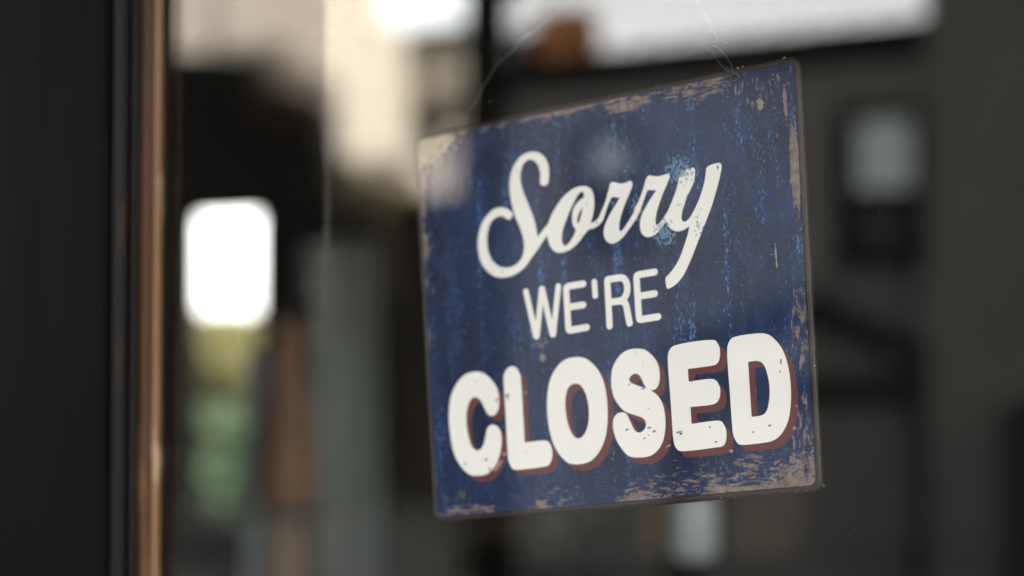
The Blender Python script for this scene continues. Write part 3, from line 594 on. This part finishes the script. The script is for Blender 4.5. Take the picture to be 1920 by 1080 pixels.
pane = box('pane', (P(262, 560, 0).x, 0.002, PZ0 + .002), (DX1 - .122, 0.008, PZ1 - .002), m_glass, door)
# specks of dirt on the outside of the pane
m_dust = plain('dust', (0.42, 0.40, 0.37), .8, .1)
dv, df = [], []
spots = [(583, 60, .0007), (593, 61, .0005), (1650, 396, .0005), (918, 190, .0006), (926, 189, .0004), (891, 190, .0006), (540, 277, .0004), (446, 374, .0005), (1348, 962, .0007), (775, 773, .0004), (340, 745, .0004), (1592, 1004, .0005), (1545, 911, .0008)]
spots += [(random.uniform(310, 1900), random.uniform(10, 1070), random.uniform(.00015, .00035)) for _ in range(70)]
for px, py, r in spots:
    r *= .6
    q = P(px, py, .002); k = len(dv); a = random.uniform(0, 3)
    for j in range(5):
        t = a + 2 * math.pi * j / 5; rr = r * random.uniform(.6, 1.2); dv.append((q.x + math.cos(t) * rr, .0019, q.z + math.sin(t) * rr))
    dv.append((q.x, .0015, q.z)); df += [(k + j, k + (j + 1) % 5, k + 5) for j in range(5)]
o = mesh('dust_specks', dv, df, m_dust); o.parent = pane; o.location = (0, 0, 0); tag(o, kind='stuff')
# inner sliding panel of glass: its bare edge shows left of the sign
ix = P(606, 560, .075).x
tag(box('inner_glass_panel', (ix, .075, .06), (P(902, 560, .079).x, .079, 2.2), m_glass2), 'clear inner glass panel behind the door, its bare upright edge left of the sign', 'glass panel')
sw = empty('added_window', (.5, .1, .6)); tag(sw, 'unseen display window added right of the door', 'window')
box('pane', (.52, .1, .62), (RX1 - .02, .106, 2.23), m_glass, sw)  # out of view, added to let more daylight into the room
for lo, hi in (((.5, .06, .6), (.56, .14, 2.25)), ((RX1 - .06, .06, .6), (RX1, .14, 2.25))): box('frame', lo, hi, m_black, sw)

aw = empty('sky_blocker', (-.6, -.05, 2.55)); tag(aw, 'flat dark awning added over the shop front, out of view, to cut sky light', 'blocker')  # unseen slab added to keep sky light off sign and door
box('blocker_slab', (-3.5, -1.5, 2.56), (3.2, 0.019, 2.62), m_black, aw); box('blocker_lip', (-3.5, -1.53, 2.46), (3.2, -1.5001, 2.66), m_black, aw)

# ------------------------------------------------------------------ inside the shop
# rear door, half glazed, standing in the back wall opening
rd = empty('rear_door', (dl, RY1 + .05, 0)); tag(rd, 'dark rear door with a tall clear light onto the garden', 'door')
fw_ = .012
box('bottom_panel', (dl + .001, RY1 + .03, 0.0), (dr - .001, RY1 + .06, dbot), m_slate, rd)
box('door_frame', (dl + .001, RY1 + .03, dbot), (dl + fw_, RY1 + .06, dtop), m_slate, rd)
box('door_frame', (dr - fw_, RY1 + .03, dbot), (dr - .001, RY1 + .06, dtop), m_slate, rd)
# garden seen through it
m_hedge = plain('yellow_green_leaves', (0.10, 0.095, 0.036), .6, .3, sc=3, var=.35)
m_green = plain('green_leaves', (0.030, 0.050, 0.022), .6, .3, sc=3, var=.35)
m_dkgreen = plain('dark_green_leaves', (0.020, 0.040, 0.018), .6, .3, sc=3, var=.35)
def shrub(cx, cy, cz, r, cnt, size, mat, label, cat='shrub', stem=True):
    g0 = cz - r[2]
    t = empty('garden_shrub', (cx, cy, -.05)); tag(t, label, cat)
    leaves('foliage', (cx, cy, cz), r, cnt, size, mat, t)
    tube('stem', [(cx, cy, -.05), (cx + .03, cy, max(.1, cz - r[2] * .4)), (cx, cy + .02, cz)], [.04, .03, .015], m_bark, t)
    return t
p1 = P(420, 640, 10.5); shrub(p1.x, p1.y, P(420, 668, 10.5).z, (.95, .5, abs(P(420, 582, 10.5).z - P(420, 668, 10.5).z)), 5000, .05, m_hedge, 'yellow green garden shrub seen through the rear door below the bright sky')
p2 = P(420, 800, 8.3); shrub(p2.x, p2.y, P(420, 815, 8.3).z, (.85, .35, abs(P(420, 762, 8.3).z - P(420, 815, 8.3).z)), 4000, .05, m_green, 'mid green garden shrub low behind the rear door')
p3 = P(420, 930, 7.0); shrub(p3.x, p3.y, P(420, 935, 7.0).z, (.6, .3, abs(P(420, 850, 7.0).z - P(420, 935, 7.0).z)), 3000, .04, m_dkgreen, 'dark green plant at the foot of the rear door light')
# a hedge closing the garden
hv = P(420, 700, 18.0)
hd = empty('garden_hedge', (hv.x, 18, -.05)); tag(hd, 'clipped green hedge at the end of the garden', 'hedge')
leaves('foliage', (hv.x, 18, .62), (7, .5, .78), 9000, .09, m_green, hd)
box('trunk_row', (hv.x - 6, 17.9, -.05), (hv.x + 6, 18.1, .4), m_bark, hd)

# glass shelves with brown stoneware, left of the sign
YS = 1.75
m_shelf = plain('frosted_glass_edge', (0.55, 0.52, 0.46), .8, .1, var=.05)
unit = empty('display_shelves', (P(500, 600, YS).x, YS, 0)); tag(unit, 'slim display stand with two thin pale shelves left of the sign', 'shelf')
for py, pl, pr in ((600, 470, 612), (956, 395, 612)):
    a, b = P(pl, py, YS), P(pr, py, YS); h = (P(500, py, YS).z - P(500, py + 9, YS).z)
    box('shelf', (a.x, YS - .015, a.z - h), (b.x, YS + .105, a.z), m_shelf, unit)
for px in (520, 600):
    a = P(px, 700, YS + .15); box('post', (a.x - .006, YS + .106, 0), (a.x + .006, YS + .118, P(px, 560, YS).z), m_slate, unit)
m_brown = plain('brown_stoneware', (0.52, 0.30, 0.18), .45, .4, var=.4, sc=14)
m_amber = plain('amber_stoneware', (0.60, 0.42, 0.30), .45, .4, var=.3, sc=14)
def pot(name, label, cat, px, pys, Y, mat, top=None):
    """turned pot whose profile is given by (pixel height, half width in pixels)"""
    z0 = P(px, pys[0][0], Y).z; s = (P(px, 500, Y).z - P(px, 600, Y).z) / 100; cx = P(px, 800, Y).x
    root = empty(name, (cx, Y, z0)); tag(root, label, cat)
    prof = [(max(w, .5) * s, P(px, y, Y).z - z0) for y, w in pys]
    fine = []
    for i in range(len(prof) - 1):
        for k in range(4): t = k / 4; t = t * t * (3 - 2 * t); fine.append((prof[i][0] + (prof[i + 1][0] - prof[i][0]) * t, prof[i][1] + (prof[i + 1][1] - prof[i][1]) * (k / 4)))
    fine.append(prof[-1]); lathe('body', fine, (cx, Y, z0), mat, root)
    if top: lathe('stopper', [(w * s, P(px, y, Y).z - z0) for y, w in top], (cx, Y, z0), mat, root)
    return root
pot('stoneware_bottle', 'tapering brown stoneware bottle standing between the two pale shelves', 'bottle', 541, [(945, 54), (935, 58), (860, 56), (800, 48), (740, 40), (690, 34), (650, 33), (632, 40)], YS + .045, m_brown, [(631, 30), (628, 46), (614, 48), (611, 40)])
pot('stoneware_jug', 'pale brown stoneware jug below the lower shelf', 'jug', 541, [(1150, 46), (1100, 44), (1050, 42), (1000, 36), (975, 30), (968, 34)], YS + .045, m_amber)
m_bluegrey = plain('blue_grey_card', (0.60, 0.64, 0.70), .7, .2, var=.1)
zs = P(480, 955, YS).z; a, b = P(466, 800, YS + .03), P(496, 800, YS + .03)
tag(box('tall_carton', (a.x, YS + .02, zs), (b.x, YS + .10, P(480, 655, YS).z), m_bluegrey, None, .001), 'tall blue grey carton on the lower pale shelf, left of the brown bottle', 'carton')
a, b = P(462, 1000, YS + .03), P(500, 1000, YS + .03)
tag(box('short_carton', (a.x, YS + .02, P(541, 1150, YS + .045).z), (b.x, YS + .09, P(480, 985, YS).z), m_bluegrey, None, .001), 'short blue grey carton below the lower shelf, left of the jug', 'carton')
# the jug stands on a low cupboard
cb = empty('low_cupboard', (P(470, 1150, YS).x, YS, 0)); tag(cb, 'dark low cupboard below the shelves', 'cupboard')
a, b = P(455, 1150, YS - .02), P(620, 1150, YS - .02)
box('carcass', (a.x, YS - .04, 0), (b.x, YS + .15, a.z - .02), m_slate, cb); box('top', (a.x - .01, YS - .05, a.z - .02), (b.x + .01, YS + .20, a.z), m_slate, cb)

# pale grey-green cloth hanging in folds from a dark rail
YC = 2.6
m_cloth = plain('grey_green_cloth', (0.70, 0.74, 0.71), .9, .1, var=.12, sc=5)
cl = empty('hanging_cloth', (P(640, 1080, YC).x, YC, 0)); tag(cl, 'pale grey green cloth hanging in soft folds from a rail left of the sign', 'cloth')
cv, cf = [], []; nx, nz = 70, 12
for j in range(nz + 1):
    py = 452 + (1330 - 452) * j / nz
    for i in range(nx + 1):
        t = i / nx; a = P(535 + (712 - 535) * t + (18 * (j / nz) * t), py, YC)
        yy = YC + .035 * math.sin(t * 26 + .6 * math.sin(j * .5)) * (.5 + .5 * j / nz) + .05 * math.sin(t * 9 + 1)
        cv.append((a.x, yy, a.z))
for j in range(nz):
    for i in range(nx): k = j * (nx + 1) + i; cf.append((k, k + 1, k + nx + 2, k + nx + 1))
o = mesh('drape', cv, cf, m_cloth, smooth=True); adopt(o, cl)
sm = o.modifiers.new('thickness', 'SOLIDIFY'); sm.thickness = .003
a, b = P(548, 446, YC), P(725, 446, YC); tube('rail', [(a.x, YC, a.z), (b.x, YC, a.z)], .012, m_slate, cl)
for q in (a, b): tube('upright', [(q.x, YC, 0), (q.x, YC, a.z)], .012, m_slate, cl)

# counter behind the sign with a few things on it
m_cab = plain('brown_cabinet', (0.16, 0.125, 0.085), .6, .2, sc=6)
a, b = P(690, 440, 3.4), P(1000, 440, 3.4)
kb = empty('wooden_cabinet', (a.x, 3.4, 0)); tag(kb, 'brown wooden cabinet in the dim room between the cloth and the sign', 'cabinet')
box('carcass', (a.x, 3.4, 0), (b.x, 3.8, a.z), m_cab, kb); box('top', (a.x - .02, 3.36, a.z + .001), (b.x + .02, 3.82, a.z + .03), m_cab, kb)
for k in range(2):
    x_a = a.x + .02 + k * (b.x - a.x) / 2; box('door', (x_a, 3.375, .1), (x_a + (b.x - a.x) / 2 - .04, 3.399, a.z - .04), m_cab, kb)
YK = 1.55
ct = empty('counter', (P(1200, 1060, YK).x, YK, 0)); tag(ct, 'dark counter inside the shop below the sign', 'counter')
a, b = P(930, 1052, YK), P(1720, 1052, YK); zt = P(1300, 1046, YK).z
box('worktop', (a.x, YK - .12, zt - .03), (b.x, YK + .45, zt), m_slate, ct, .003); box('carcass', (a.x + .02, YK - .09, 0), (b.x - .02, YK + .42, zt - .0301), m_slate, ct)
m_pale = plain('pale_blue_glaze', (0.66, 0.72, 0.73), .35, .5, var=.05)
m_tan = plain('tan_card', (0.26, 0.15, 0.07), .8, .2, var=.15)
s_ = (P(1300, 500, YK).z - P(1300, 600, YK).z) / 100
def zpx(py): return P(1300, py, YK).z
jr = empty('pale_jar', (P(1298, 1000, YK).x, YK, zt)); tag(jr, 'pale blue white jar on the counter just below the sign', 'jar')
cx = P(1298, 1000, YK).x
lathe('body', [(40 * s_, 0), (46 * s_, .006), (47 * s_, 70 * s_), (44 * s_, 110 * s_), (36 * s_, 128 * s_)], (cx, YK, zt), m_pale, jr); lathe('lid', [(38 * s_, 129 * s_), (40 * s_, 140 * s_), (30 * s_, 152 * s_), (8 * s_, 156 * s_)], (cx, YK, zt), m_pale, jr)
cx = P(1225, 1000, YK + .05).x
tag(box('card_box', (cx - .01, YK + .03, zt), (cx + .03, YK + .12, zpx(900)), m_tan, None, .001), 'narrow tan cardboard box left of the pale jar', 'box')
cx = P(1415, 1000, YK + .1).x
tag(box('brown_carton', (cx - .045, YK + .1, zt), (cx + .045, YK + .19, zpx(925)), plain('brown_card', (.075, .045, .028), .8, .2), None, .001), 'dull brown carton right of the pale jar', 'carton')
pp = empty('potted_plant', (P(1180, 1000, YK + .1).x, YK + .1, zt)); tag(pp, 'small green potted plant on the counter under the sign', 'plant')
q = P(1185, 960, YK + .1); lathe('pot', [(.024, 0), (.032, .05), (.034, .052)], (q.x, q.y, zt), m_slate, pp); leaves('foliage', (q.x, q.y, P(1185, 935, YK + .1).z), (.055, .05, .06), 500, .014, m_green, pp)
cx = P(1035, 1000, YK + .05).x
lathe_o = empty('grey_crock', (cx, YK + .05, zt)); tag(lathe_o, 'dim grey crock at the left end of the counter', 'crock')
lathe('body', [(.030, 0), (.036, .01), (.038, .05), (.030, .075), (.032, .08)], (cx, YK + .05, zt), plain('grey_glaze', (.06, .06, .06), .5, .4), lathe_o)

# ------------------------------------------------------------------ across the street (mirrored in the glass)
def facade(px0, px1, py0, py1, Y):                       # corners of a street-facing rectangle whose reflection fills the pixels
    a, b = M(px0, 540, Y), M(px1, 540, Y); mid = (px0 + px1) / 2
    return a.x, b.x, M(mid, py1, Y).z, M(mid, py0, Y).z
YA = 9.5
x0, x1, _, _ = facade(880, 1752, 0, 0, YA); ze_ = (M(1080, 104, YA).z + M(1740, 40, YA).z) / 2
ha = empty('dark_house', ((x0 + x1) / 2, -YA, -.12)); tag(ha, 'dark rendered flat roofed house with a gabled porch across the street', 'house')
box('wall', (x0, -YA - 6, -.12), (x1, -YA, ze_ - .2), m_house, ha)
box('eave', (x0 - .1, -YA - 6.2, ze_ - .2), (x1, -YA + .1, ze_), m_house_trim, ha)
for px, py, w, h in ((1664, 292, 104, 130), (1148, 300, 58, 60)):
    a, b, zb, zt_ = facade(px - w / 2, px + w / 2, py - h / 2, py + h / 2, YA)
    f = box('window', (a - .16, -YA, zb - .42), (b + .1, -YA + .04, zt_ + .12), m_house_trim, ha)
    o = box('pane', (a, -YA + .04, zb), (b, -YA + .05, zt_), m_blind, ha)
    sl = box('sill', (a - .2, -YA + .041, zb - .46), (b + .14, -YA + .12, zb - .421), m_house_trim, ha); sl.parent = f; sl.location = (0, 0, 0)
    ln = box('lintel', (a - .06, -YA + .041, zt_ + .03), (b + .02, -YA + .06, zt_ + .09), m_house2, ha); ln.parent = f; ln.location = (0, 0, 0)
    o2 = box('pane', (a + .02, -YA + .04, zb - .34), (b - .04, -YA + .05, zb - .14), m_house2, ha); o2.parent = f; o2.location = (0, 0, 0)
    o.parent = f; o.location = Vector(o.location) + Vector(ha.location); o.location = (0, 0, 0)
# gabled porch
YP = 9.36
pk = M(1500, 540, YP); rl = M(1235, 650, YP); rr = M(1775, 672, YP); th = .16
prism('porch_roof', [rl, pk, pk - Vector((0, 0, th * 1.3)), rl - Vector((0, 0, th))], (0, -.138, 0), m_house_trim, ha)
prism('porch_roof', [pk, rr, rr - Vector((0, 0, th)), pk - Vector((0, 0, th * 1.3))], (0, -.138, 0), m_house_trim, ha)
zb_ = M(1500, 722, YP).z
box('porch_beam', (rl.x + .1, -YP - .138, zb_ - .10), (rr.x - .06, -YP - .02, zb_ + .07), m_house_trim, ha)
for q in (rl.x + .12, rr.x - .13): box('porch_post', (q - .07, -YP - .138, -.12), (q + .06, -YP - .0201, zb_ - .101), m_house_trim, ha)
a, b, _, _ = facade(1540, 1700, 700, 1000, YA); dr_ = box('door', (a, -YA, -.12), (b, -YA + .05, 1.95), plain('grey_door', (.13, .127, .118), .6, .3), ha)
# tall neighbour on the right
x0b, x1b, _, _ = facade(1738, 2500, 0, 0, YA - 1.8)
hb = empty('tall_grey_house', ((x0b + x1b) / 2, -YA, -.12)); tag(hb, 'tall plain grey house beside the dark house across the street', 'house')
box('wall', (x0b, -YA - 6, -.12), (x1b, -YA + 1.8, 7), m_house2, hb)
a, b, _, zt_ = facade(1885, 2050, 755, 1100, YA - 1.8); box('doorway', (a, -YA + 1.8, -.12), (b, -YA + 1.85, zt_), m_house_trim, hb)
# chimney of orange brick on the dark house's left end
a, b, _, zt_ = facade(1004, 1086, 16, 120, YA + .6); ch = box('chimney', (a, -YA - .9, ze_ - .1), (b, -YA - .6, zt_), m_brick, ha)
a, b, _, zt_ = facade(955, 1004, 58, 120, YA + .6); box('chimney', (a, -YA - .9, ze_ - .1), (b - .01, -YA - .6, zt_), m_house_trim, ha)
# street tree: bare dark trunk
YT = 8.6
a, b, _, _ = facade(862, 952, 0, 0, YT); tr = empty('street_tree', ((a + b) / 2, -YT, -.12)); tag(tr, 'street tree with a dark trunk in front of the houses', 'tree')
cx = (a + b) / 2; r = (b - a) / 2
tube('trunk', [(cx, -YT, -.12), (cx + .01, -YT, 1.5), (cx, -YT + .02, 3.2), (cx + .02, -YT, 5.0)], [r * 1.2, r, r * .95, r * .7], m_bark, tr, 12)
for k in range(6):
    an = k * 1.05; tube('limb', [(cx + .01, -YT, 3.6 + .12 * k), (cx + .7 * math.cos(an), -YT + .7 * math.sin(an), 4.6 + .1 * k), (cx + 1.2 * math.cos(an), -YT + 1.2 * math.sin(an), 5.4)], [.07, .045, .02], m_bark, tr)
leaves('crown', (cx, -YT, 5.6), (1.7, 1.7, 1.2), 2500, .11, m_dkgreen, tr)
# cream stone house further along, catching the sun on its street end
def MX(px, py, X):                                        # point of the plane x = X seen mirrored at the pixel
    d = ray(px, py); p = CAM + d * ((X - CAM.x) / d.x); return Vector((p.x, -p.y, p.z))
XC = -20.0
hc = empty('cream_house', (XC, MX(650, 540, XC).y, -.12)); tag(hc, 'sunlit cream stone gable of a house further down the street', 'house')
def col(px): return MX(px, 540, XC).y
pts = [(468, -.0), (468, 1), (0, 0)]
g0, g1 = col(466), col(872)
prism('wall', [(XC, g0, -.12), (XC, g1, -.12), MX(872, 130, XC), MX(858, 70, XC), MX(720, 50, XC), MX(690, -60, XC), MX(466, -260, XC)], (-3.1, -3.9, 0), m_cream, hc)
prism('shade_band', [(XC + .12, g0 - .05, -.12), (XC + .12, g1, -.12), MX(872, 372, XC + .12), MX(466, 300, XC + .12)], (-.119, 0, 0), m_brown_tone, hc)  # downward shading of the gable put into a brown band
XD = -27.0
hp = empty('pale_house', (XD, MX(380, 540, XD).y, -.12)); tag(hp, 'pale house far down the street behind the cream gable', 'house')
prism('wall', [MX(270, 900, XD), MX(462, 900, XD), MX(462, -300, XD), MX(270, -300, XD)], (-3.1, -3.9, 0), plain('pale_render', (.36, .335, .30), .85, .2, var=.1, sc=.5), hp)
for pa, pb in ((403, 416), (296, 326)): prism('drainpipe', [MX(pa, 700, XD + .12), MX(pb, 700, XD + .12), MX(pb, -200, XD + .12), MX(pa, -200, XD + .12)], (-.1, 0, 0), m_brown_tone, hp)
YO = -MX(790, 540, XC).y - .4                             # an oriel in the shade of its own roof
ox0, ox1, oz0, oz1 = facade(728, 850, 84, 196, YO)
ori = box('oriel', (ox0, -YO - 1.2, oz0), (ox1, -YO, oz1), m_cream, hc)
wx0, wx1, wz0, wz1 = facade(722, 868, 196, 228, YO); box('oriel_base', (wx0, -YO - 1.2, wz0), (wx1, -YO + .12, wz1 - .002), m_slate, hc)
wx0, wx1, wz0, wz1 = facade(716, 890, 56, 84, YO); box('oriel_roof', (wx0, -YO - 1.2, wz0 + .002), (wx1, -YO + .2, wz1), m_slate, hc)
# black hoardings in front of it
def shed(name, label, pts, Y, dep=0.25):
    r_ = empty(name, M(pts[0][0], 540, Y) * 1.0); r_.location.z = -.12; tag(r_, label, 'hoarding')
    top = [M(px, py, Y) for px, py in pts]; base = [Vector((top[-1].x, top[-1].y, -.12)), Vector((top[0].x, top[0].y, -.12))]
    prism('boarding', top + base, (0, -dep, 0), m_slate, r_); 
    for i in range(len(top) - 1):                        # coping along each run of the top
        a_, b_ = top[i], top[i + 1]
        prism('coping', [a_ + Vector((0, .04, .002)), b_ + Vector((0, .04, .002)), b_ + Vector((0, -dep - .04, .002)), a_ + Vector((0, -dep - .04, .002))], (0, 0, .05), m_house_trim, r_)
shed('stepped_hoarding', 'tall black hoarding stepping down before the cream house', [(240, 108), (446, 112), (470, 168), (592, 200), (604, 290), (640, 365), (705, 390)], 13.0)
shed('sloping_hoarding', 'black hoarding rising in a slope before the cream house', [(690, 390), (740, 385), (800, 375), (870, 370), (905, 370)], 13.4)

# thin brown shrubs leaning over the hoardings
m_brownleaf = plain('brown_leaves', (0.085, 0.062, 0.045), .7, .2, sc=3, var=.35)
m_olive = plain('olive_leaves', (0.11, 0.095, 0.05), .7, .2, sc=3, var=.35)
for (px, py, rx, rz, cnt, mat, lab) in ((455, 120, .75, .28, 420, m_dkgreen, 'dark thin shrub over the left end of the stepped hoarding'), (545, 185, .62, .34, 520, m_brownleaf, 'brown leaved shrub rising above the middle of the stepped hoarding'), (690, 352, .62, .38, 480, m_olive, 'olive leaved shrub in the dip between the two hoardings')):
    q = M(px, py, 12.6); t = empty('street_shrub', (q.x, q.y, -.12)); tag(t, lab, 'shrub')
    leaves('foliage', q, (rx, .25, rz), cnt, .055, mat, t)
    tube('stem', [(q.x, q.y, -.12), (q.x + .05, q.y, q.z * .5), (q.x, q.y, q.z)], [.03, .025, .012], m_bark, t)
